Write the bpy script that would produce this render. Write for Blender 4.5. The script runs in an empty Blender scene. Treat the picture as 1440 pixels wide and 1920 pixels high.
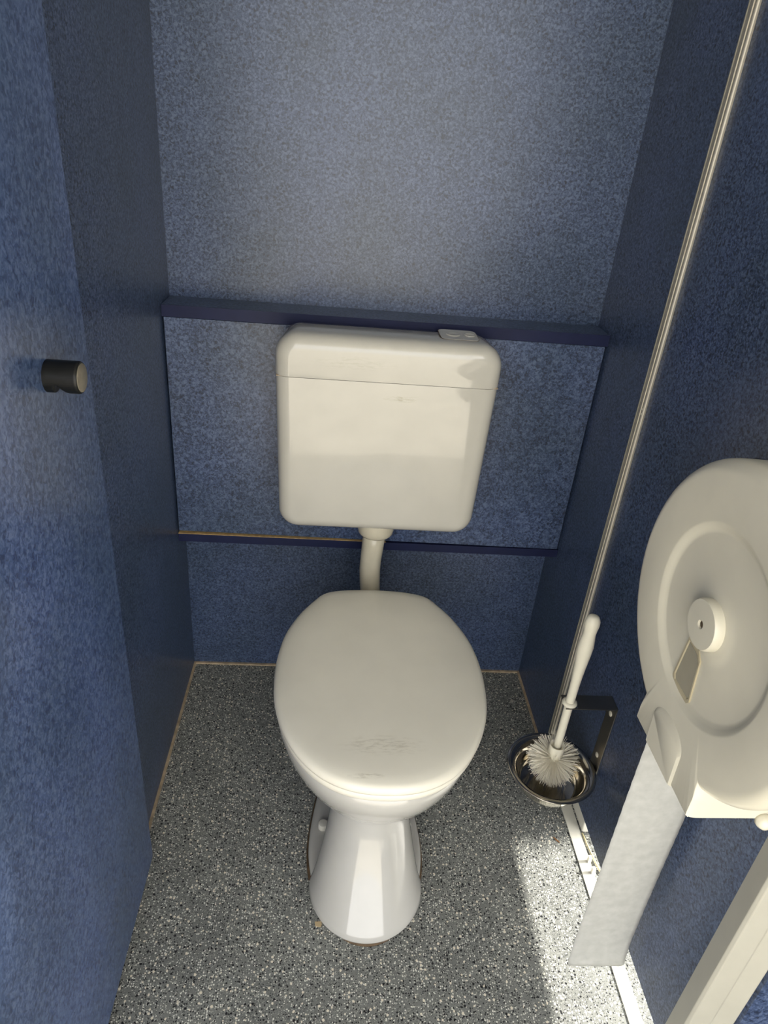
import bpy, math, random
from mathutils import Vector, Matrix
random.seed(7)
D = bpy.data
SC = bpy.context.scene
COL = SC.collection
PI = math.pi

# ------------------------------------------------------------------ camera
W = 0.86                                   # clear width of the cubicle
cam_d = D.cameras.new('camera'); cam = D.objects.new('camera', cam_d); COL.objects.link(cam)
cam_d.sensor_fit = 'HORIZONTAL'; cam_d.sensor_width = 36.0
cam_d.lens = 36.0 * 1292.5 / 1440.0
cam_d.clip_start = 0.01
pit, yaw, rol = math.radians(29.047), math.radians(5.3218), math.radians(5.3082)
Fw = Vector((math.sin(yaw) * math.cos(pit), math.cos(yaw) * math.cos(pit), -math.sin(pit)))
Rt = Vector((math.cos(yaw), -math.sin(yaw), 0)); Up = Rt.cross(Fw)
R2 = math.cos(rol) * Rt + math.sin(rol) * Up
U2 = -math.sin(rol) * Rt + math.cos(rol) * Up
M = Matrix(((R2.x, U2.x, -Fw.x), (R2.y, U2.y, -Fw.y), (R2.z, U2.z, -Fw.z))).to_4x4()
M.translation = Vector((0.3268, -1.3930, 1.2513))
cam.matrix_world = M
SC.camera = cam

# ------------------------------------------------------------------ world, sun, exposure
world = D.worlds.new('sky'); SC.world = world; world.use_nodes = True
wn = world.node_tree.nodes; wl = world.node_tree.links
bg = wn['Background']; bg.inputs[0].default_value = (1.0, 0.995, 0.985, 1); bg.inputs[1].default_value = 4.5
sun_d = D.lights.new('sun', 'SUN'); sun = D.objects.new('sun', sun_d); COL.objects.link(sun)
sun_d.energy = 15.0; sun_d.angle = math.radians(5); sun_d.color = (1.0, 0.95, 0.86)
sd = Vector((-0.82, -0.04, -0.545))         # the way the light travels
sun.rotation_euler = sd.to_track_quat('-Z', 'Y').to_euler()
sun.location = (3, -0.5, 3)
SC.view_settings.view_transform = 'Standard'; SC.view_settings.look = 'None'
SC.view_settings.exposure = 0.0; SC.view_settings.gamma = 1.0
SC.view_settings.use_curve_mapping = False

# ------------------------------------------------------------------ materials
def s2l(c): return tuple(((v / 255.0) / 12.92 if v / 255.0 <= 0.04045 else ((v / 255.0 + 0.055) / 1.055) ** 2.4) for v in c)
def col4(c): return (*s2l(c), 1.0)
def new_mat(name):
    m = D.materials.new(name); m.use_nodes = True
    return m, m.node_tree.nodes, m.node_tree.links, m.node_tree.nodes['Principled BSDF']
def N(nt, typ, **kw):
    n = nt.new(typ)
    for k, v in kw.items():
        if k.startswith('i_'): n.inputs[k[2:].replace('_', ' ')].default_value = v
        else: setattr(n, k, v)
    return n
def ramp(nt, stops, interp='LINEAR'):
    r = nt.new('ShaderNodeValToRGB'); r.color_ramp.interpolation = interp
    e = r.color_ramp.elements
    e[0].position, e[0].color = stops[0]; e[1].position, e[1].color = stops[-1]
    for p, c in stops[1:-1]:
        x = e.new(p); x.color = c
    return r
def mixc(nt, lk, fac, a, b, mode='MIX'):
    m = nt.new('ShaderNodeMix'); m.data_type = 'RGBA'; m.blend_type = mode
    for s, v in ((m.inputs[0], fac), (m.inputs[6], a), (m.inputs[7], b)):
        if hasattr(v, 'is_linked'): lk.new(v, s)
        else: s.default_value = v
    return m.outputs[2]

def plain(name, rgb, rough=0.4, metal=0.0, coat=0.0, noise=0.06, nscale=30.0, bump=0.0, bscale=200.0, spec=0.5):
    """one colour, a trace of cloudy variation and, where wanted, fine relief"""
    m, nt, lk, b = new_mat(name)
    tc = nt.new('ShaderNodeTexCoord')
    nz = N(nt, 'ShaderNodeTexNoise', i_Scale=nscale, i_Detail=4.0); lk.new(tc.outputs['Object'], nz.inputs['Vector'])
    c = s2l(rgb)
    lo = tuple(v * (1 - noise) for v in c) + (1,); hi = tuple(min(1, v * (1 + noise)) for v in c) + (1,)
    r = ramp(nt, [(0.3, lo), (0.7, hi)]); lk.new(nz.outputs['Fac'], r.inputs[0])
    lk.new(r.outputs[0], b.inputs['Base Color'])
    b.inputs['Roughness'].default_value = rough; b.inputs['Metallic'].default_value = metal
    b.inputs['Coat Weight'].default_value = coat; b.inputs['Coat Roughness'].default_value = 0.05
    b.inputs['Specular IOR Level'].default_value = spec
    if bump:
        n2 = N(nt, 'ShaderNodeTexNoise', i_Scale=bscale, i_Detail=3.0); lk.new(tc.outputs['Object'], n2.inputs['Vector'])
        bp = N(nt, 'ShaderNodeBump', i_Strength=bump, i_Distance=0.001); lk.new(n2.outputs['Fac'], bp.inputs['Height'])
        lk.new(bp.outputs[0], b.inputs['Normal'])
    return m

def laminate(name, dark, mid, light, rough=0.36, stretch=(1, 1, 1), spec=0.5, fine=210.0, bump=0.08):
    """mottled blue laminate: felt-like fine flecks over broad soft clouds"""
    m, nt, lk, b = new_mat(name)
    tc = nt.new('ShaderNodeTexCoord')
    mp = N(nt, 'ShaderNodeMapping'); mp.inputs['Scale'].default_value = stretch
    lk.new(tc.outputs['Object'], mp.inputs['Vector'])
    f1 = N(nt, 'ShaderNodeTexNoise', i_Scale=fine, i_Detail=3.0, i_Roughness=0.62, i_Distortion=0.8)
    f2 = N(nt, 'ShaderNodeTexNoise', i_Scale=34.0, i_Detail=6.0, i_Roughness=0.7)
    f3 = N(nt, 'ShaderNodeTexNoise', i_Scale=4.5, i_Detail=3.0, i_Roughness=0.5)
    for f in (f1, f2, f3): lk.new(mp.outputs[0], f.inputs['Vector'])
    a = N(nt, 'ShaderNodeMath', operation='MULTIPLY'); lk.new(f2.outputs['Fac'], a.inputs[0]); a.inputs[1].default_value = 0.24
    s = N(nt, 'ShaderNodeMath', operation='ADD'); lk.new(f1.outputs['Fac'], s.inputs[0]); lk.new(a.outputs[0], s.inputs[1])
    r = ramp(nt, [(0.47, col4(dark)), (0.61, col4(mid)), (0.76, col4(light))]); lk.new(s.outputs[0], r.inputs[0])
    r3 = ramp(nt, [(0.35, (0.86, 0.88, 0.84, 1)), (0.65, (1.1, 1.1, 1.14, 1))]); lk.new(f3.outputs['Fac'], r3.inputs[0])
    c = mixc(nt, lk, 1.0, r.outputs[0], r3.outputs[0], 'MULTIPLY')
    lk.new(c, b.inputs['Base Color'])
    b.inputs['Roughness'].default_value = rough
    b.inputs['Specular IOR Level'].default_value = spec
    bp = N(nt, 'ShaderNodeBump', i_Strength=bump, i_Distance=0.0005); lk.new(f1.outputs['Fac'], bp.inputs['Height'])
    lk.new(bp.outputs[0], b.inputs['Normal'])
    return m

def speckled_floor():
    """grey safety vinyl with black, white and sandy chips"""
    m, nt, lk, b = new_mat('speckled_vinyl')
    tc = nt.new('ShaderNodeTexCoord')
    wz = N(nt, 'ShaderNodeTexNoise', i_Scale=420.0, i_Detail=2.0); lk.new(tc.outputs['Object'], wz.inputs['Vector'])
    base = N(nt, 'ShaderNodeTexNoise', i_Scale=9.0, i_Detail=5.0); lk.new(tc.outputs['Object'], base.inputs['Vector'])
    rb = ramp(nt, [(0.3, col4((110, 112, 109))), (0.7, col4((124, 126, 122)))]); lk.new(base.outputs['Fac'], rb.inputs[0])
    cur = rb.outputs[0]
    sub = N(nt, 'ShaderNodeVectorMath', operation='SUBTRACT'); lk.new(wz.outputs['Color'], sub.inputs[0]); sub.inputs[1].default_value = (0.5, 0.5, 0.5)
    scl = N(nt, 'ShaderNodeVectorMath', operation='SCALE'); lk.new(sub.outputs[0], scl.inputs[0]); scl.inputs[3].default_value = 0.0030
    wv = N(nt, 'ShaderNodeVectorMath', operation='ADD'); lk.new(tc.outputs['Object'], wv.inputs[0]); lk.new(scl.outputs[0], wv.inputs[1])
    for i, (scale, keep, rad, colr) in enumerate((
            (430.0, 0.34, 0.27, (40, 42, 44)), (440.0, 0.30, 0.25, (190, 190, 180)),
            (250.0, 0.30, 0.29, (22, 23, 28)), (255.0, 0.34, 0.28, (222, 222, 212)),
            (150.0, 0.18, 0.27, (16, 17, 21)), (145.0, 0.14, 0.28, (220, 212, 194)))):
        off = N(nt, 'ShaderNodeVectorMath', operation='ADD'); lk.new(wv.outputs[0], off.inputs[0]); off.inputs[1].default_value = (0.37 * i + 0.11, 0.71 * i, 0.0)
        vo = N(nt, 'ShaderNodeTexVoronoi', voronoi_dimensions='2D', i_Scale=scale); lk.new(off.outputs[0], vo.inputs['Vector'])
        sp = nt.new('ShaderNodeSeparateColor'); lk.new(vo.outputs['Color'], sp.inputs[0])
        th = N(nt, 'ShaderNodeMath', operation='MULTIPLY_ADD'); lk.new(sp.outputs[1], th.inputs[0]); th.inputs[1].default_value = rad * 0.6; th.inputs[2].default_value = rad * 0.6
        lt = N(nt, 'ShaderNodeMath', operation='LESS_THAN'); lk.new(vo.outputs['Distance'], lt.inputs[0]); lk.new(th.outputs[0], lt.inputs[1])
        kp = N(nt, 'ShaderNodeMath', operation='LESS_THAN'); lk.new(sp.outputs[0], kp.inputs[0]); kp.inputs[1].default_value = keep
        ml = N(nt, 'ShaderNodeMath', operation='MULTIPLY'); lk.new(lt.outputs[0], ml.inputs[0]); lk.new(kp.outputs[0], ml.inputs[1])
        cur = mixc(nt, lk, ml.outputs[0], cur, col4(colr))
    lk.new(cur, b.inputs['Base Color'])
    b.inputs['Roughness'].default_value = 0.5
    b.inputs['Specular IOR Level'].default_value = 0.35
    bp = N(nt, 'ShaderNodeBump', i_Strength=0.15, i_Distance=0.0006); lk.new(wz.outputs['Fac'], bp.inputs['Height'])
    lk.new(bp.outputs[0], b.inputs['Normal'])
    return m

def stained(name, rgb, rough, spots, stain=(120, 108, 72), coat=0.0):
    """glossy off-white with a few faint smears; spots = (centre, half size, strength) in object space"""
    m, nt, lk, b = new_mat(name)
    tc = nt.new('ShaderNodeTexCoord')
    nz = N(nt, 'ShaderNodeTexNoise', i_Scale=14.0, i_Detail=4.0); lk.new(tc.outputs['Object'], nz.inputs['Vector'])
    c = s2l(rgb)
    r = ramp(nt, [(0.3, tuple(v * 0.97 for v in c) + (1,)), (0.7, tuple(min(1, v * 1.03) for v in c) + (1,))]); lk.new(nz.outputs['Fac'], r.inputs[0])
    cur = r.outputs[0]
    for ctr, half, k in spots:
        sb = N(nt, 'ShaderNodeVectorMath', operation='SUBTRACT'); lk.new(tc.outputs['Object'], sb.inputs[0]); sb.inputs[1].default_value = ctr
        dv = N(nt, 'ShaderNodeVectorMath', operation='DIVIDE'); lk.new(sb.outputs[0], dv.inputs[0]); dv.inputs[1].default_value = half
        ln = N(nt, 'ShaderNodeVectorMath', operation='LENGTH'); lk.new(dv.outputs[0], ln.inputs[0])
        fall = N(nt, 'ShaderNodeMapRange'); lk.new(ln.outputs['Value'], fall.inputs[0])
        fall.inputs[1].default_value = 0.35; fall.inputs[2].default_value = 1.0; fall.inputs[3].default_value = k; fall.inputs[4].default_value = 0.0
        st = N(nt, 'ShaderNodeTexNoise', i_Scale=1.0, i_Detail=5.0, i_Roughness=0.7)
        mp = N(nt, 'ShaderNodeMapping'); mp.inputs['Scale'].default_value = (60, 260, 260); lk.new(tc.outputs['Object'], mp.inputs['Vector']); lk.new(mp.outputs[0], st.inputs['Vector'])
        rs = ramp(nt, [(0.47, (0, 0, 0, 1)), (0.62, (1, 1, 1, 1))]); lk.new(st.outputs['Fac'], rs.inputs[0])
        ml = N(nt, 'ShaderNodeMath', operation='MULTIPLY'); lk.new(fall.outputs[0], ml.inputs[0]); lk.new(rs.outputs[0], ml.inputs[1])
        cur = mixc(nt, lk, ml.outputs[0], cur, col4(stain))
    lk.new(cur, b.inputs['Base Color'])
    b.inputs['Roughness'].default_value = rough
    b.inputs['Coat Weight'].default_value = coat; b.inputs['Coat Roughness'].default_value = 0.03
    return m

LAM = ((30, 38, 56), (58, 73, 102), (88, 102, 128))
m_wall = laminate('blue_laminate', *LAM, rough=0.34, spec=0.55)
m_door_lit = laminate('blue_laminate_door_lit', (50, 64, 98), (72, 91, 130), (98, 116, 152), rough=0.28, spec=0.6, stretch=(1, 1, 0.8), fine=170.0, bump=0.0)  # same laminate as the walls; the door's stronger light is painted into its colour
m_edge = plain('navy_edging', (25, 31, 62), 0.5, noise=0.1, spec=0.25)
m_floor = speckled_floor()
m_chip = plain('raw_chipboard', (196, 164, 112), 0.8, noise=0.2, nscale=120)
m_seal = plain('dirty_sealant', (172, 154, 128), 0.6, noise=0.3, nscale=60)
m_grime = plain('grime_line', (88, 70, 48), 0.7, noise=0.4, nscale=80)
m_alu = plain('brushed_aluminium', (236, 229, 210), 0.4, metal=0.15, noise=0.05)
m_alud = plain('grey_aluminium', (165, 160, 146), 0.42, metal=0.25, noise=0.05)
m_white = plain('white_lacquered_metal', (224, 221, 208), 0.38, noise=0.03)
m_frame = plain('ivory_frame_lacquer', (172, 169, 156), 0.4, noise=0.03, bump=0.05, bscale=300)
m_porc = plain('white_porcelain', (182, 180, 174), 0.10, coat=0.5, noise=0.02)
m_lid = stained('cream_plastic_lid', (220, 216, 202), 0.30,
                [((-0.004, -0.158, 0.435), (0.075, 0.022, 0.05), 0.28), ((-0.03, -0.212, 0.43), (0.03, 0.005, 0.05), 0.5)])
m_cist = stained('cream_cistern_plastic', (186, 183, 173), 0.06,
                 [((0.030, -0.131, 0.284), (0.042, 0.05, 0.007), 0.8), ((-0.064, -0.131, 0.345), (0.09, 0.05, 0.015), 0.25)], stain=(150, 144, 122), coat=0.3)
m_pipe = plain('cream_pipe_plastic', (190, 183, 163), 0.22, noise=0.05)
m_disp = plain('ivory_dispenser_plastic', (208, 203, 185), 0.26, noise=0.02)
m_dispw = plain('smoky_window_plastic', (150, 144, 126), 0.2, noise=0.06)
m_brush = plain('white_brush_plastic', (230, 225, 206), 0.35, noise=0.03)
m_brist = plain('white_bristle', (232, 226, 210), 0.5, noise=0.1)
m_steel = plain('polished_steel', (196, 190, 178), 0.09, metal=1.0, noise=0.04)
m_steelb = plain('satin_steel', (150, 146, 138), 0.28, metal=1.0, noise=0.05)
m_black = plain('black_nylon', (16, 17, 17), 0.42, noise=0.2, nscale=200, bump=0.1, spec=0.3)
m_cap = plain('knob_end_disc', (120, 113, 98), 0.45, noise=0.12, nscale=150)
m_concrete = plain('pale_concrete', (204, 197, 182), 0.9, noise=0.18, nscale=6)
m_ceil = plain('white_ceiling_panel', (240, 240, 235), 0.6)
m_scrap = plain('tan_paper', (178, 158, 122), 0.8, noise=0.1)
m_brown = plain('brown_leaf_bit', (116, 78, 44), 0.8, noise=0.2)
m_cord = plain('cream_cord', (226, 212, 168), 0.5)

def paper_mat():
    m, nt, lk, b = new_mat('grey_recycled_paper')
    tc = nt.new('ShaderNodeTexCoord')
    nz = N(nt, 'ShaderNodeTexNoise', i_Scale=60.0, i_Detail=5.0); lk.new(tc.outputs['Object'], nz.inputs['Vector'])
    r = ramp(nt, [(0.3, col4((166, 166, 161))), (0.7, col4((180, 180, 175)))]); lk.new(nz.outputs['Fac'], r.inputs[0])
    lk.new(r.outputs[0], b.inputs['Base Color']); b.inputs['Roughness'].default_value = 0.9
    b.inputs['Specular IOR Level'].default_value = 0.15
    mp = N(nt, 'ShaderNodeMapping'); mp.inputs['Rotation'].default_value = (0, math.radians(38), 0); lk.new(tc.outputs['Object'], mp.inputs['Vector'])
    wv = N(nt, 'ShaderNodeTexWave', bands_direction='Z', i_Scale=190.0, i_Distortion=0.6, i_Detail=1.0); lk.new(mp.outputs[0], wv.inputs['Vector'])
    bp = N(nt, 'ShaderNodeBump', i_Strength=0.05, i_Distance=0.0003); lk.new(wv.outputs['Fac'], bp.inputs['Height'])
    lk.new(bp.outputs[0], b.inputs['Normal'])
    return m
m_paper = paper_mat()

# ------------------------------------------------------------------ building helpers
def tag(o, label=None, cat=None, group=None, kind=None):
    if label: o['label'] = label
    if cat: o['category'] = cat
    if group: o['group'] = group
    if kind: o['kind'] = kind
    return o
def empty(name, loc, label=None, cat=None, kind=None):
    o = D.objects.new(name, None); COL.objects.link(o); o.location = loc; o.empty_display_size = 0.05
    return tag(o, label, cat, kind=kind)
def root_of(o):
    v = Vector((0, 0, 0))
    while o is not None:
        v += Vector(o.location); o = o.parent
    return v
class MB:
    """collects geometry in world coordinates"""
    def __init__(s): s.v = []; s.f = []
    def add(s, vs, fs):
        n = len(s.v); s.v += [tuple(v) for v in vs]; s.f += [tuple(i + n for i in f) for f in fs]; return s
    def box(s, a, b):
        (x0, y0, z0), (x1, y1, z1) = a, b
        return s.add([(x0, y0, z0), (x1, y0, z0), (x1, y1, z0), (x0, y1, z0), (x0, y0, z1), (x1, y0, z1), (x1, y1, z1), (x0, y1, z1)],
                     [(0, 3, 2, 1), (4, 5, 6, 7), (0, 1, 5, 4), (1, 2, 6, 5), (2, 3, 7, 6), (3, 0, 4, 7)])
    def loft(s, rings, cap0=True, cap1=True, closed=True):
        n = len(rings[0]); base = len(s.v)
        for r in rings: s.v += [tuple(p) for p in r]
        for k in range(len(rings) - 1):
            for i in range(n if closed else n - 1):
                j = (i + 1) % n
                s.f.append((base + k * n + i, base + k * n + j, base + (k + 1) * n + j, base + (k + 1) * n + i))
        if cap0: s.f.append(tuple(base + i for i in reversed(range(n))))
        if cap1: s.f.append(tuple(base + (len(rings) - 1) * n + i for i in range(n)))
        return s
    def lathe(s, prof, c, axis=Vector((0, 0, 1)), n=32, cap0=True, cap1=True):
        """prof = (radius, height along axis)"""
        axis = Vector(axis).normalized(); c = Vector(c)
        a = axis.orthogonal().normalized(); b = axis.cross(a)
        rings = [[c + axis * h + (a * math.cos(2 * PI * i / n) + b * math.sin(2 * PI * i / n)) * max(r, 1e-5) for i in range(n)] for r, h in prof]
        return s.loft(rings, cap0, cap1)
    def tube(s, pts, r, n=12, cap=True):
        pts = [Vector(p) for p in pts]; rs = r if isinstance(r, (list, tuple)) else [r] * len(pts)
        rings = []; a = None
        for i, p in enumerate(pts):
            t = (pts[min(i + 1, len(pts) - 1)] - pts[max(i - 1, 0)]).normalized()
            if a is None: a = t.orthogonal().normalized()
            a = (a - t * a.dot(t)).normalized(); b = t.cross(a)
            rings.append([p + (a * math.cos(2 * PI * k / n) + b * math.sin(2 * PI * k / n)) * rs[i] for k in range(n)])
        return s.loft(rings, cap, cap)
    def build(s, name, mat, parent=None, smooth=False, bevel=0.0, segs=2, autosmooth=None):
        off = root_of(parent) if parent is not None else Vector((0, 0, 0))
        me = D.meshes.new(name); me.from_pydata([tuple(Vector(v) - off) for v in s.v], [], s.f); me.validate(); me.update()
        import bmesh
        bm = bmesh.new(); bm.from_mesh(me); bmesh.ops.recalc_face_normals(bm, faces=bm.faces); bm.to_mesh(me); bm.free()
        me.materials.append(mat)
        if smooth:
            for p in me.polygons: p.use_smooth = True
        o = D.objects.new(name, me); COL.objects.link(o)
        if parent is not None: o.parent = parent
        if bevel:
            b = o.modifiers.new('bevel', 'BEVEL'); b.width = bevel; b.segments = segs; b.limit_method = 'ANGLE'; b.angle_limit = math.radians(40)
        if autosmooth is not None:
            for p in me.polygons: p.use_smooth = True
            e = me.attributes.new('sharp_edge', 'BOOLEAN', 'EDGE')
            bm = bmesh.new(); bm.from_mesh(me); bm.edges.ensure_lookup_table()
            vals = [(ed.calc_face_angle(0.0) > math.radians(autosmooth)) for ed in bm.edges]; bm.free()
            e.data.foreach_set('value', vals)
        return o
def boxo(name, a, b, mat, parent=None, bevel=0.0): return MB().box(a, b).build(name, mat, parent, bevel=bevel)
def prism(poly, z0, z1): return MB().loft([[(x, y, z0) for x, y in poly], [(x, y, z1) for x, y in poly]])

# ------------------------------------------------------------------ the room
HZ = 2.15
tag(boxo('floor', (-0.02, -1.22, -0.04), (2.2, 0.02, 0.0), m_floor), 'speckled grey vinyl floor with black and white chips', kind='structure')
tag(boxo('wall_back', (-0.02, 0.0, 0.0), (1.0, 0.03, HZ), m_wall), 'mottled blue laminate wall behind the toilet', kind='structure')
tag(boxo('wall_left', (-0.025, -1.20, 0.0), (0.0, 0.0, HZ), m_wall), 'dark blue laminate side wall behind the open door', kind='structure')
tag(boxo('ceiling', (-0.22, -2.60, HZ), (2.2, 0.03, HZ + 0.04), m_ceil), 'white ceiling panel above the cubicle, with an added overhang against the high sky', kind='structure')  # runs on past the doorway as an added overhang, cutting high sky light
wr = empty('wall_right', (W, 0, 0), 'blue laminate right wall of two panels with aluminium joint', kind='structure')
boxo('rear_panel', (W, -0.295, 0.0), (W + 0.018, 0.0, HZ), m_wall, wr)
boxo('partition_panel', (W, -0.900, 0.092), (W + 0.018, -0.2965, HZ), m_wall, wr)
jp = boxo('joint_profile', (W - 0.003, -0.305, 0.0), (W + 0.0005, -0.277, HZ), m_alud, wr, bevel=0.0006)
jp['label'] = 'ribbed aluminium joint strip'
boxo('rib', (W - 0.0050, -0.3052, 0.0), (W - 0.0029, -0.3018, HZ), m_alu, jp)
boxo('rib', (W - 0.0042, -0.2925, 0.0), (W - 0.0029, -0.2910, HZ), m_alu, jp)
boxo('rib', (W - 0.0040, -0.2795, 0.0), (W - 0.0029, -0.2772, HZ), m_alud, jp)
for z in (0.857, 0.866): MB().lathe([(0.0022, 0), (0.0022, 0.0008), (0.0012, 0.0015)], (W - 0.0028, -0.297, z), (-1, 0, 0), 12).build('rivet', m_alu, jp, True)
for y in (-0.5520, -0.5760): boxo('foot', (W + 0.0175, y - 0.0035, 0.0025), (W + 0.0245, y + 0.0035, 0.018), m_white, wr, bevel=0.0006)
# sealant along the floor
tag(boxo('baseboard_back', (0.0, -0.0055, 0.0), (W, 0.0, 0.0045), m_seal), 'thin dirty sealant line along the back wall', kind='structure')
tag(boxo('baseboard_left', (0.0, -1.2, 0.0), (0.0055, -0.0055, 0.0045), m_seal), 'thin dirty sealant line along the left wall', kind='structure')
tag(boxo('baseboard_right', (W - 0.005, -0.2765, 0.0), (W, -0.0055, 0.0045), m_seal), 'thin dirty sealant line along the right rear panel', kind='structure')
# flat white strip under the raised partition
tag(boxo('trim_1', (W, -1.15, 0.0), (W + 0.024, -0.305, 0.0025), m_white, bevel=0.0005), 'flat white floor strip running under the raised right partition', kind='structure')
# door post at the right front edge
tag(prism([(W, -0.895), (0.850, -0.930), (0.853, -0.9345), (0.877, -0.9395), (0.8795, -0.938), (0.901, -0.947), (0.905, -0.943), (0.905, -0.900), (W + 0.019, -0.895)], 0.0, HZ).build('trim_2', m_frame, bevel=0.0012),
    'ivory lacquered door post at the right front edge', kind='structure')
# outer faces beside the doorway
tag(boxo('wall_front', (0.905, -0.950, 0.0), (1.08, -0.935, HZ), m_wall), 'blue front panel beyond the ivory door post', kind='structure')
tag(boxo('wall_blocker_right', (1.06, -1.75, -0.04), (1.08, -0.956, HZ), m_wall), 'added unseen blue wall that blocks daylight right of the doorway', kind='structure')  # unseen, added to keep the right side and its wall sheen dark
tag(boxo('wall_blocker_left', (-0.20, -1.75, -0.04), (-0.18, -1.221, HZ), m_wall), 'added unseen blue wall that blocks daylight left of the doorway', kind='structure')  # unseen, added to narrow the daylight coming in from the left
tag(boxo('sky_blocker_beam', (-0.22, -2.60, 2.03), (2.2, -2.57, HZ), m_ceil), 'added unseen white beam that cuts off the high sky', kind='structure')  # unseen, added with the overhang to hold back steep sky light
tag(boxo('wall_outer', (-1.6, -1.22, -0.04), (-0.0255, -1.195, HZ + 0.04), m_wall), 'blue outer wall left of the doorway', kind='structure')
tag(boxo('ground', (-14, -16, -0.12), (16, -1.24, -0.06), m_concrete), 'pale concrete ground outside the doorway', kind='structure')

# boxing in front of the back wall that carries the cistern
YB = -0.0735
bx = empty('pipe_boxing', (W / 2, 0, 0.42), 'shallow blue boxing with navy ledge that carries the cistern', 'boxing')
fpn = [(0.0035, 0.4445), (W - 0.0045, 0.4385), (W - 0.0045, 0.9105), (0.0035, 0.9105)]
MB().loft([[(x, YB, z) for x, z in fpn], [(x, YB + 0.016, z) for x, z in fpn]]).build('front_panel', m_wall, bx, bevel=0.0008)
tb = boxo('ledge_board', (0.0012, YB - 0.002, 0.9120), (W - 0.0012, -0.0004, 0.9335), m_wall, bx)
boxo('front_edging', (0.0012, YB - 0.0032, 0.9120), (W - 0.0012, YB - 0.0020, 0.9338), m_edge, tb)
br = boxo('bottom_board', (0.0015, YB + 0.0005, 0.4180), (W - 0.0015, -0.0004, 0.4372), m_edge, bx)
boxo('raw_edge', (0.0016, YB - 0.0008, 0.4372), (0.46, YB + 0.017, 0.4381), m_chip, br)
boxo('front_edging', (0.0015, YB - 0.001, 0.4180), (W - 0.0015, YB + 0.0005, 0.4372), m_edge, br)
boxo('side_rail', (0.0008, -0.05, 0.438), (0.0034, -0.03, 0.911), m_edge, bx)
boxo('side_rail', (W - 0.0044, -0.05, 0.438), (W - 0.0008, -0.03, 0.911), m_edge, bx)

# the open door against the left wall
dr = empty('door_1', (0.015, -1.19, 0.0), 'blue laminate door folded open against the left wall', kind='structure')
boxo('leaf', (0.004, -1.185, 0.016), (0.0280, -0.5545, 2.02), m_door_lit, dr, bevel=0.0012)
def knob():
    R, L, n = 0.0172, 0.0345, 48
    c = Vector((0.028, -0.6776, 0.9965)); mb = MB(); rings = []
    for i in range(29):
        t = i / 28; x = t * L; ring = []
        edge = 0.0
        if t > 0.955: edge = 0.0012 * (t - 0.955) / 0.045
        for k in range(n):
            a = 2 * PI * k / n; y = math.cos(a) * (R - edge); z = math.sin(a) * (R - edge)
            u = (t - 0.36) / (0.16 if t < 0.36 else 0.36)
            if abs(u) < 1: z = max(z, -R + 0.0125 * (math.cos(u * PI) * 0.5 + 0.5))
            ring.append(c + Vector((x, y, z)))
        rings.append(ring)
    k = mb.loft(rings).build('knob', m_black, dr, autosmooth=50)
    k['label'] = 'black nylon door knob with finger notch'
    MB().lathe([(0.0150, 0), (0.0150, 0.0006), (0.0142, 0.0010)], c + Vector((L, 0, 0)), (1, 0, 0), 40).build('end_disc', m_cap, k, autosmooth=40)
knob()
for z in (0.25, 1.0, 1.8):
    MB().lathe([(0.007, 0), (0.007, 0.09)], (0.030, -1.187, z), (0, 0, 1), 16).build('hinge', m_alu, dr, autosmooth=40)

# ------------------------------------------------------------------ toilet
XC = 0.4305
def catmull(pts, per):
    out = []; n = len(pts)
    for i in range(n):
        p0, p1, p2, p3 = (Vector(pts[(i + k) % n]) for k in (-1, 0, 1, 2))
        for j in range(per):
            t = j / per
            out.append(0.5 * ((2 * p1) + (p2 - p0) * t + (2 * p0 - 5 * p1 + 4 * p2 - p3) * t * t + (3 * p1 - p0 - 3 * p2 + p3) * t ** 3))
    return out
HALF = [(0.0, -0.2455), (0.050, -0.2480), (0.088, -0.2560), (0.108, -0.2680), (0.122, -0.2860), (0.149, -0.3320), (0.1705, -0.390), (0.180, -0.450), (0.181, -0.510),
        (0.174, -0.570), (0.156, -0.625), (0.130, -0.670), (0.094, -0.706), (0.050, -0.727), (0.0, -0.733)]
LIDO = catmull([(x, y) for x, y in HALF] + [(-x, y) for x, y in reversed(HALF[1:-1])], 5)
def inset(outl, d):
    n = len(outl); res = []
    for i in range(n):
        t = (outl[(i + 1) % n] - outl[i - 1]).normalized()
        nrm = Vector((t.y, -t.x))
        if nrm.dot(outl[i] - Vector((0, -0.49))) < 0: nrm = -nrm
        res.append(outl[i] - nrm * d)
    return res
def scaled(outl, s, c=Vector((0, -0.49))): return [c + (p - c) * s for p in outl]
def ring3(o, z): return [(XC + p.x, p.y, z) for p in o]
tl = empty('toilet', (XC, -0.5, 0.0), 'white porcelain floor-standing toilet with closed cream lid', 'toilet')

NF, NB = 80, 44
def pan_ring(z, yf, yc, yb, hw, wb=None, k=0.0, tl=0.30, ex=2.0):
    """front half is an ellipse; the back half runs from that width to wb"""
    pts = []
    for i in range(NF + 1):
        a = PI * i / NF
        cx, sy = math.cos(a), math.sin(a)
        pts.append((XC + hw * math.copysign(abs(cx) ** (2 / ex), cx), yc - (yc - yf) * abs(sy) ** (2 / ex), z))
    back = []
    for i in range(1, NB):
        s = i / NB
        e = math.sqrt(max(0, 1 - s ** 2.6))
        t = min(1, s / tl); sm = t * t * (3 - 2 * t)
        w2 = (hw + ((wb or hw) - hw) * sm) * math.sqrt(max(0, 1 - max(0, (s - 0.72) / 0.28) ** 2.4))
        back.append(((hw * e) * (1 - k) + w2 * k, yc + (yb - yc) * s))
    left = [(XC - w, y, z) for w, y in back]; right = [(XC + w, y, z) for w, y in reversed(back)]
    return pts + left + [(XC, yb, z)] + right
pan = MB()
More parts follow.
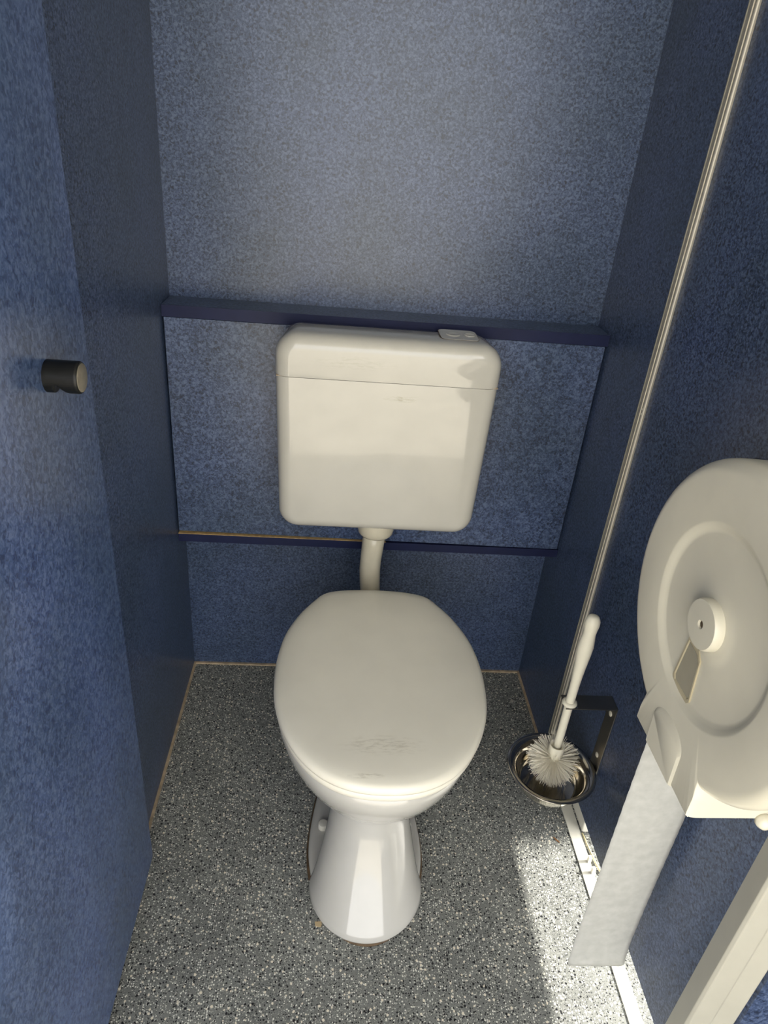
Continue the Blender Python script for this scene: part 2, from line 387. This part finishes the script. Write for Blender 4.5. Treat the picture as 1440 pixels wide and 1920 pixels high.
P = [  # z, front, widest, back, half width, back width, taper
    (0.0015, -0.7105, -0.600, -0.300, 0.1060, 0.050, 1.0), (0.006, -0.7112, -0.600, -0.300, 0.1065, 0.050, 1.0), (0.014, -0.7060, -0.600, -0.300, 0.1040, 0.050, 1.0),
    (0.030, -0.6960, -0.596, -0.300, 0.0985, 0.050, 1.0), (0.055, -0.6800, -0.588, -0.298, 0.0920, 0.050, 1.0), (0.090, -0.6590, -0.574, -0.295, 0.0840, 0.051, 1.0),
    (0.125, -0.6400, -0.558, -0.292, 0.0770, 0.053, 1.0), (0.160, -0.6240, -0.540, -0.288, 0.0715, 0.060, 0.9), (0.188, -0.6130, -0.525, -0.284, 0.0685, 0.064, 0.7),
    (0.203, -0.6120, -0.515, -0.280, 0.0720, 0.070, 0.5), (0.214, -0.6180, -0.505, -0.276, 0.0820, 0.078, 0.3), (0.230, -0.6340, -0.500, -0.270, 0.0980, 0.090, 0.15),
    (0.252, -0.6550, -0.495, -0.264, 0.1180, 0.100, 0.0), (0.280, -0.6780, -0.492, -0.258, 0.1390, 0.110, 0.0), (0.310, -0.6980, -0.490, -0.254, 0.1570, 0.12, 0.0),
    (0.340, -0.7140, -0.490, -0.251, 0.1690, 0.13, 0.0), (0.362, -0.7220, -0.490, -0.250, 0.1750, 0.13, 0.0), (0.380, -0.7255, -0.490, -0.250, 0.1780, 0.13, 0.0),
    (0.390, -0.7245, -0.490, -0.250, 0.1775, 0.13, 0.0), (0.3950, -0.7200, -0.490, -0.252, 0.1740, 0.13, 0.0), (0.3965, -0.7120, -0.490, -0.255, 0.1660, 0.13, 0.0)]
pan.loft([pan_ring(*q) for q in P])
pano = pan.build('pan', m_porc, tl, True)
# foot flange behind the flared front
fl = MB().loft([pan_ring(z, yf, -0.53, -0.292, hw, hw * 0.78, 1.0, 0.95) for z, yf, hw in
                ((0.001, -0.7020, 0.1100), (0.012, -0.7005, 0.1105), (0.018, -0.694, 0.1085), (0.0205, -0.686, 0.104), (0.0215, -0.678, 0.098))])
fl.build('foot_flange', m_porc, tl, True)
MB().loft([pan_ring(z, -0.7105 - d, -0.53, -0.288, 0.1105 + d, 0.0862 + d, 1.0, 0.95) for z, d in ((0.0002, 0.0036), (0.0016, 0.0030), (0.0028, 0.0008))]).build('sealant', m_grime, tl, True)
for sx in (-1, 1):
    MB().lathe([(0.0098, 0), (0.0100, 0.002), (0.0098, 0.0105), (0.0088, 0.0125), (0.006, 0.0132), (0.0001, 0.0134)], (XC + sx * 0.0835, -0.494, 0.0208), (0, 0, 1), 28).build('bolt_cap', m_white, tl, autosmooth=45)
# seat ring and lid
so = inset(LIDO, 0.0035)
inn = [Vector((0, -0.50)) + Vector(((p.x) * 0.62, (p.y + 0.50) * 0.66)) for p in LIDO]
st = MB(); st.loft([ring3(inn, 0.400), ring3(scaled(so, 0.985), 0.3985), ring3(so, 0.402), ring3(so, 0.411), ring3(inset(so, 0.003), 0.4142), ring3(inn, 0.4142), ring3(inn, 0.400)], False, False)
st.build('seat', m_lid, tl, True)
ld = MB()
ld.loft([ring3(scaled(LIDO, 0.94), 0.4160), ring3(inset(LIDO, 0.0030), 0.4155), ring3(inset(LIDO, 0.0006), 0.4172), ring3(LIDO, 0.4215), ring3(inset(LIDO, 0.0009), 0.4262), ring3(inset(LIDO, 0.0035), 0.4298),
         ring3(inset(LIDO, 0.0085), 0.4328), ring3(scaled(LIDO, 0.90), 0.4352), ring3(scaled(LIDO, 0.8), 0.4372), ring3(scaled(LIDO, 0.6), 0.4390), ring3(scaled(LIDO, 0.35), 0.4402), ring3(scaled(LIDO, 0.12), 0.4406)])
lo = ld.build('lid', m_lid, tl, True)
for sx in (-1, 1):
    MB().lathe([(0.008, -0.018), (0.009, -0.016), (0.009, 0.016), (0.008, 0.018)], (XC + sx * 0.070, -0.262, 0.4062), (1, 0, 0), 20).build('hinge', m_lid, tl, autosmooth=40)
MB().tube([(XC, -0.262, 0.36), (XC, -0.235, 0.345), (XC - 0.001, -0.205, 0.343)], 0.0275, 24).build('inlet_socket', m_porc, tl, True)
MB().tube([(XC, -0.32, 0.19), (XC, -0.2, 0.185), (XC, -0.001, 0.185)], 0.052, 28).build('waste_outlet', m_porc, tl, True)

# ------------------------------------------------------------------ cistern
cs = empty('cistern', (0.4245, YB, 0.54), 'cream plastic low-level cistern hung on the blue boxing', 'cistern')
CX = 0.4245
def rr(x0b, x1b, x0t, x1t, z0, z1, rb, rt, d, db=1, dt=1, n=10):
    """trapezoid outline in x-z, corners rounded; d insets the sides (and bottom/top when db/dt)"""
    x0b += d; x1b -= d; x0t += d; x1t -= d
    if db: z0 += d
    if dt: z1 -= d
    rb = max(rb - d, 0.0008) if db else 0.0008; rt = max(rt - d, 0.0008) if dt else 0.0008
    def xl(z): return x0b + (x0t - x0b) * (z - z0) / (z1 - z0)
    def xr(z): return x1b + (x1t - x1b) * (z - z0) / (z1 - z0)
    o = []
    for i in range(n + 1):
        a = PI + PI / 2 * i / n; o.append((xl(z0 + rb) + rb + rb * math.cos(a), z0 + rb + rb * math.sin(a)))
    for i in range(n + 1):
        a = 1.5 * PI + PI / 2 * i / n; o.append((xr(z0 + rb) - rb + rb * math.cos(a), z0 + rb + rb * math.sin(a)))
    for i in range(n + 1):
        a = PI / 2 * i / n; o.append((xr(z1 - rt) - rt + rt * math.cos(a), z1 - rt + rt * math.sin(a)))
    for i in range(n + 1):
        a = PI / 2 + PI / 2 * i / n; o.append((xl(z1 - rt) + rt + rt * math.cos(a), z1 - rt + rt * math.sin(a)))
    return o
def shell(z0, z1, hb, ht, rb, rt, db, dt, yb, yf, fr):
    rings = []
    def put(y, d): rings.append([(x, y, z) for x, z in rr(CX - hb, CX + hb, CX - ht, CX + ht, z0, z1, rb, rt, d, db, dt)])
    put(yb, 0.012); put(yb - 0.004, 0.009); put(yb - 0.030, 0.004); put(yf + fr + 0.01, 0.0)
    for i in range(0, 9):
        a = PI / 2 * i / 8; put(yf + fr - fr * math.sin(a), fr * (1 - math.cos(a)))
    return MB().loft(rings)
YCB, YCF = YB - 0.0042, -0.2040
sh = shell(0.5380, 0.8520, 0.1945, 0.2035, 0.040, 0, 1, 0, YCB, YCF, 0.026); sh.build('body', m_cist, cs, autosmooth=38)
sh = shell(0.8532, 0.9290, 0.2040, 0.2050, 0, 0.042, 0, 1, YCB, YCF - 0.0008, 0.026); cl = sh.build('lid', m_cist, cs, autosmooth=38)
boxo('gasket', (CX - 0.201, YCF + 0.006, 0.8518), (CX + 0.201, YCB - 0.01, 0.8534), m_seal, cs)
# flush plate with two dished buttons
ZP = 0.9290
pl = []
for i in range(24):
    a = 2 * PI * i / 24; ex = 0.30
    pl.append((0.551 + 0.035 * math.copysign(abs(math.cos(a)) ** ex, math.cos(a)), -0.1330 + 0.034 * math.copysign(abs(math.sin(a)) ** ex, math.sin(a))))
prism([(0.551 + (x - 0.551) * 1.03, -0.133 + (y + 0.133) * 1.035) for x, y in pl], ZP - 0.001, ZP + 0.00025).build('plate_joint', m_grime, cs)
fp = prism(pl, ZP - 0.001, ZP + 0.0008).build('flush_plate', m_cist, cs, bevel=0.0003)
for x, r in ((0.541, 0.0140), (0.572, 0.0105)):
    MB().lathe([(r, 0.0), (r, 0.0012), (r - 0.0015, 0.0019), (r * 0.6, 0.0006), (0.0001, 0.0003)], (x, -0.133, ZP + 0.0006), (0, 0, 1), 28).build('flush_button', m_cist, fp, autosmooth=50)
# outlet nut and flush pipe
MB().lathe([(0.0375, 0.010), (0.0385, 0), (0.0385, -0.010), (0.0365, -0.020), (0.0330, -0.0245), (0.0245, -0.0265)], (0.4285, -0.150, 0.532), (0, 0, 1), 40).build('outlet_nut', m_pipe, cs, autosmooth=50)
fpipe = MB().tube([(0.4270, -0.150, 0.515), (0.4255, -0.1500, 0.48), (0.4235, -0.150, 0.44), (0.4230, -0.1515, 0.415), (0.4245, -0.157, 0.392), (0.4265, -0.170, 0.368), (0.4285, -0.188, 0.3505), (0.4295, -0.2045, 0.3445)],
                  [0.0240, 0.0235, 0.0225, 0.0225, 0.0220, 0.0215, 0.0215, 0.0215], 28)
tag(fpipe.build('flush_pipe', m_pipe, None, True), 'short cream flush pipe bending from cistern down behind toilet lid', 'pipe')

# ------------------------------------------------------------------ brush and its holder
BX, BY = 0.7730, -0.5035
hd = empty('toilet_brush_holder', (W, BY, 0.2), 'steel bracket with round bowl fixed to the right wall', 'brush holder')
plate = MB().box((W - 0.0022, -0.5155, 0.2010), (W - 0.0001, -0.4810, 0.3805)).build('bracket_plate', m_steelb, hd, bevel=0.0006)
for z in (0.3540, 0.2470):
    MB().lathe([(0.0052, 0), (0.0050, 0.0012), (0.003, 0.0022), (0.0001, 0.0025)], (W - 0.0022, -0.4985, z), (-1, 0, 0), 20).build('screw', m_alu, plate, autosmooth=50)
arm = MB()
ay0, ay1 = -0.5155, -0.4810
for x0, x1, y0, y1 in ((0.786, W - 0.0001, ay0, ay1), (0.764, 0.786, ay0, BY - 0.0105), (0.764, 0.786, BY + 0.0105, ay1)):
    arm.box((x0, y0, 0.3785), (x1, y1, 0.3805))
arm.build('bracket_arm', m_steelb, hd)
boxo('bowl_arm', (0.835, ay0, 0.2010), (W - 0.0001, ay1, 0.2030), m_steelb, hd)
bprof_o = [(0.0001, 0.1720), (0.050, 0.1725), (0.0555, 0.1755), (0.0600, 0.186), (0.0650, 0.203), (0.0690, 0.2130), (0.0760, 0.2180), (0.0835, 0.2205)]
bprof_i = [(0.0838, 0.2212), (0.0835, 0.2219), (0.0755, 0.2196), (0.0680, 0.2150), (0.0635, 0.204), (0.0585, 0.187), (0.0540, 0.1770), (0.049, 0.1740), (0.0001, 0.1735)]
bowl = MB().lathe(bprof_o + bprof_i, (BX - 0.001, BY - 0.003, 0.0), (0, 0, 1), 64, False, False).build('bowl', m_steel, hd, True)
bowl['label'] = 'polished steel drip bowl'
tbr = empty('toilet_brush', (BX, BY, 0.19), 'white toilet brush standing in the steel bowl on the right wall', 'toilet brush')
MB().lathe([(0.0075, 0.262), (0.0076, 0.30), (0.0078, 0.374), (0.0080, 0.40), (0.0084, 0.43), (0.0100, 0.465), (0.0124, 0.498), (0.0132, 0.514), (0.0118, 0.530), (0.0106, 0.540), (0.0112, 0.551), (0.0125, 0.560), (0.0122, 0.568), (0.0092, 0.5755), (0.0045, 0.5785), (0.0002, 0.5790)],
           (BX, BY, 0), (0, 0, 1), 28).build('handle', m_brush, tbr, True)
MB().lathe([(0.008, 0.3812), (0.0128, 0.3815), (0.0135, 0.3835), (0.0128, 0.3860), (0.0100, 0.3875), (0.008, 0.3878)], (BX, BY, 0), (0, 0, 1), 28).build('collar', m_brush, tbr, True)
MB().lathe([(0.0090, 0.215), (0.0135, 0.235), (0.0140, 0.2600), (0.0144, 0.2735), (0.0136, 0.2775), (0.0085, 0.2745), (0.0076, 0.272)], (BX, BY, 0), (0, 0, 1), 28).build('head', m_brush, tbr, autosmooth=60)
bs = MB()
for i in range(1150):
    u = random.random(); a = random.random() * 2 * PI
    el = math.radians(-86 + 118 * u ** 0.9) if i > 60 else math.radians(random.uniform(10, 48))
    d = Vector((math.cos(el) * math.cos(a), math.cos(el) * math.sin(a), math.sin(el)))
    base = Vector((BX, BY, 0.2400)) + Vector((d.x, d.y, d.z * 1.4)) * 0.011
    ln = random.uniform(0.031, 0.0395) * (1.0 if el < 0.25 else 0.92)
    tip = base + d * ln + Vector((random.uniform(-1, 1), random.uniform(-1, 1), random.uniform(-1, 1))) * 0.0025
    if tip.z < 0.1765: tip = base + (tip - base) * ((base.z - 0.1765) / (base.z - tip.z))
    q = d.orthogonal().normalized(); w = d.cross(q); r0 = 0.00062
    bs.add([base + q * r0, base - q * r0 * 0.5 + w * r0 * 0.87, base - q * r0 * 0.5 - w * r0 * 0.87, tip + q * r0 * 0.7, tip - q * r0 * 0.35 + w * r0 * 0.6, tip - q * r0 * 0.35 - w * r0 * 0.6],
           [(0, 1, 4, 3), (1, 2, 5, 4), (2, 0, 3, 5), (3, 4, 5)])
tag(bs.build('bristles', m_brist, tbr), kind='stuff')

# ------------------------------------------------------------------ paper dispenser
DY, DZ, DR, DXF = -0.8374, 0.8224, 0.1777, 0.7300
dp = empty('toilet_paper_dispenser', (W, DY, DZ), 'large round ivory toilet paper dispenser on the right wall', 'paper dispenser')
ND = 144
YA, YN, ZB = -0.7715, -0.9180, 0.6230
t = 0.0022
angs = sorted([2 * PI * i / ND for i in range(ND)] + [math.atan2(ZB - DZ, YA - DY) + 2 * PI, math.atan2(ZB - DZ, YN - DY) + 2 * PI] +
              [2 * PI * (1.5 * PI / (2 * PI)) + math.radians(-30 + 60 * k / 60) for k in range(61)])
def outline(x, ins):
    """round cover that runs down into a straight paper chute"""
    o = []
    for a in angs:
        cy, cz = math.cos(a), math.sin(a); r = DR; f = 1.0
        if cz < -0.5:
            ly = (YA - DY) / cy if cy > 1e-6 else ((YN - DY) / cy if cy < -1e-6 else 9)
            lz = (ZB - DZ) / cz
            e = min(ly, lz)
            if e > DR:
                r = e; f = 1.0 - 0.75 * min(1, (e - DR) / 0.012)
        o.append((x, DY + (r - ins * f) * cy, DZ + (r - ins * f) * cz))
    return o
def circ(x, r): return [(x, DY + r * math.cos(a), DZ + r * math.sin(a)) for a in angs]
cov = MB()
rings = [outline(W - 0.0005, 0.004), outline(W - 0.030, 0.002), outline(DXF + 0.018, 0)]
for i in range(1, 8):
    a = PI / 2 * i / 7; rings.append(outline(DXF + 0.016 - 0.016 * math.sin(a), 0.016 * (1 - math.cos(a))))
rings += [circ(DXF, 0.112), circ(DXF + 0.0006, 0.1095), circ(DXF + 0.0035, 0.1045), circ(DXF + 0.0055, 0.1010), circ(DXF + 0.0060, 0.098), circ(DXF + 0.0060, 0.045), circ(DXF + 0.0050, 0.036), circ(DXF + 0.0040, 0.033), circ(DXF + 0.004, 0.01)]
cov.loft(rings); cov.build('cover', m_disp, dp, autosmooth=35)
teeth = MB(); x = DXF + 0.003
while x < W - 0.012:
    teeth.loft([[(x, YN + 0.003, ZB + 0.001), (x + 0.0034, YN + 0.003, ZB + 0.001), (x + 0.0017, YN + 0.003, ZB - 0.0028)],
                [(x, YN + 0.003 + t, ZB + 0.001), (x + 0.0034, YN + 0.003 + t, ZB + 0.001), (x + 0.0017, YN + 0.003 + t, ZB - 0.0028)]]); x += 0.0036
te = teeth.build('tear_edge', m_disp, dp); te['kind'] = 'stuff'
# arched thumb recess rim on the chute
ar = []
for i in range(25):
    a = PI * i / 24; ar.append((-0.8395 + 0.0365 * math.cos(a), 0.668 + 0.022 * math.sin(a)))
ar = [(-0.806, ZB + 0.001)] + ar + [(-0.8785, ZB + 0.001)]
def inn_poly(poly, d, c): return [(y + (c[0] - y) * d, z + (c[1] - z) * d) for y, z in poly]
a2 = inn_poly(ar, 0.10, (-0.842, ZB))
MB().loft([[(DXF + 0.0004, y, z) for y, z in ar], [(DXF - 0.0022, y, z) for y, z in a2]], False, True).build('thumb_pad', m_disp, dp, autosmooth=30)
# hub
kb = MB().lathe([(0.0285, 0.0), (0.0280, 0.009), (0.0268, 0.0108), (0.0050, 0.0112), (0.0046, 0.009), (0.0001, 0.008)], (DXF + 0.0045, DY + 0.003, DZ), (-1, 0, 0), 48).build('hub', m_disp, dp, autosmooth=40)
MB().lathe([(0.0038, 0), (0.0036, 0.0009)], (DXF - 0.0040, DY + 0.003, DZ), (-1, 0, 0), 18).build('hub_hole', m_grime, kb, True)
wp = [(-0.8090, 0.7880), (-0.8330, 0.7850), (-0.8410, 0.7760), (-0.8480, 0.7240), (-0.8440, 0.7190), (-0.8085, 0.7205), (-0.8040, 0.7270)]
wc = (sum(y for y, z in wp) / len(wp), sum(z for y, z in wp) / len(wp))
wo = MB().loft([[(DXF + 0.0061, y, z) for y, z in wp], [(DXF + 0.0042, y, z) for y, z in wp], [(DXF + 0.0042, y, z) for y, z in inn_poly(wp, 0.12, wc)], [(DXF + 0.0052, y, z) for y, z in inn_poly(wp, 0.18, wc)]]).build('window_frame', plain('window_rim_plastic', (176, 166, 138), 0.3), dp)
MB().loft([[(DXF + 0.0060, y, z) for y, z in inn_poly(wp, 0.19, wc)], [(DXF + 0.0050, y, z) for y, z in inn_poly(wp, 0.19, wc)]]).build('pane', m_dispw, wo)
# press stud under the cover and key lock on top
MB().lathe([(0.0092, 0), (0.0092, 0.004), (0.0075, 0.0085), (0.004, 0.0108), (0.0001, 0.0115)], (0.8190, YN, 0.6220), (0, -1, 0.15), 28).build('press_stud', m_disp, dp, True)
lk_c = Vector((0.788, -0.7330, DZ + math.sqrt((DR) ** 2 - (0.7330 - 0.8374) ** 2)))
nrm = Vector((0, -0.7330 - DY, lk_c.z - DZ)).normalized()
lk_o = MB().lathe([(0.0125, -0.002), (0.0125, 0.003), (0.0105, 0.0048), (0.0060, 0.0050)], lk_c - nrm * 0.002, nrm, 28).build('lock', m_steel, dp, autosmooth=40)
MB().lathe([(0.0050, 0.0), (0.0050, 0.0016), (0.0001, 0.0018)], lk_c + nrm * 0.0028, nrm, 20).build('keyhole', m_black, lk_o, True)

# hanging paper
tp = empty('toilet_paper', (0.8, -0.78, 0.85), 'strip of grey toilet paper hanging from the ivory dispenser', 'toilet paper')
pm = MB(); NX, NZ = 12, 70
X0, X1 = 0.7535, 0.8480
ph = [random.random() * 6 for _ in range(6)]
grid = []
for j in range(NZ + 1):
    s = j / NZ; z = 0.624 - (0.624 - 0.0790) * s; row = []
    curl = max(0, (s - 0.86) / 0.14)
    for i in range(NX + 1):
        u = i / NX; x = X0 + (X1 - X0) * u
        y = -0.7760 - 0.006 * s - 0.0025 * math.sin(u * PI) * (1 - 0.5 * s) - 0.006 * curl ** 2 + 0.0008 * math.sin(7 * s + 3 * u)
        if i in (0, NX): x += 0.0003 * math.sin(140 * s + ph[i % 5])
        zz = z
        if j == NZ: zz += 0.0012 * math.sin(19 * u + 1) + 0.0008 * math.sin(47 * u)
        row.append((x, y, zz))
    grid.append(row)
vs = [p for r in grid for p in r]
fs = [(j * (NX + 1) + i, j * (NX + 1) + i + 1, (j + 1) * (NX + 1) + i + 1, (j + 1) * (NX + 1) + i) for j in range(NZ) for i in range(NX)]
ps = pm.add(vs, fs).build('strip', m_paper, tp, True)
sol = ps.modifiers.new('thickness', 'SOLIDIFY'); sol.thickness = 0.0005; sol.offset = 0

# ------------------------------------------------------------------ seen through the gap under the partition
tag(boxo('neighbouring_casing', (0.887, -0.485, 0.0), (1.50, -0.040, 0.62), m_white, bevel=0.003), 'pale low casing in the next cubicle, behind the steel bowl, enlarged to block the sun', 'casing')  # only the pale face shows; depth and height made up to block sun
cd = MB().tube([(0.8865, -0.489, 0.0035), (0.8885, -0.510, 0.0035), (0.8915, -0.535, 0.0035), (0.8950, -0.560, 0.0035), (0.9000, -0.583, 0.0035), (0.9050, -0.594, 0.0035), (0.9065, -0.585, 0.0035)], 0.0020, 10)
tag(cd.build('cord', m_cord, None, True), 'thin cream cord lying on the floor beyond the right partition', 'cord')

# ------------------------------------------------------------------ litter on the floor
def scrap(name, c, pts, h, mat, label):
    MBo = MB().loft([[(c[0] + x, c[1] + y, 0.0003) for x, y in pts], [(c[0] + x * 0.97, c[1] + y * 0.97, 0.0003 + h * (1 + 0.5 * math.sin(5 * x * 100))) for x, y in pts]])
    return tag(MBo.build(name, mat), label, 'scrap')
scrap('paper_scrap', (0.3448, -0.6748), [(-0.0065, 0.0045), (0.0052, 0.0050), (0.0062, -0.0010), (0.0045, -0.0052), (-0.0015, -0.0046), (-0.0058, -0.0030)], 0.0006, m_scrap, 'small tan paper scrap on the floor beside the toilet foot')
scrap('dry_leaf_bit', (0.8281, -0.5032), [(-0.0055, 0.0065), (-0.0035, 0.0070), (0.0010, 0.0010), (0.0062, -0.0055), (0.0050, -0.0070), (-0.0015, -0.0010)], 0.0008, m_brown, 'small brown dry bit on the floor near the steel bowl')
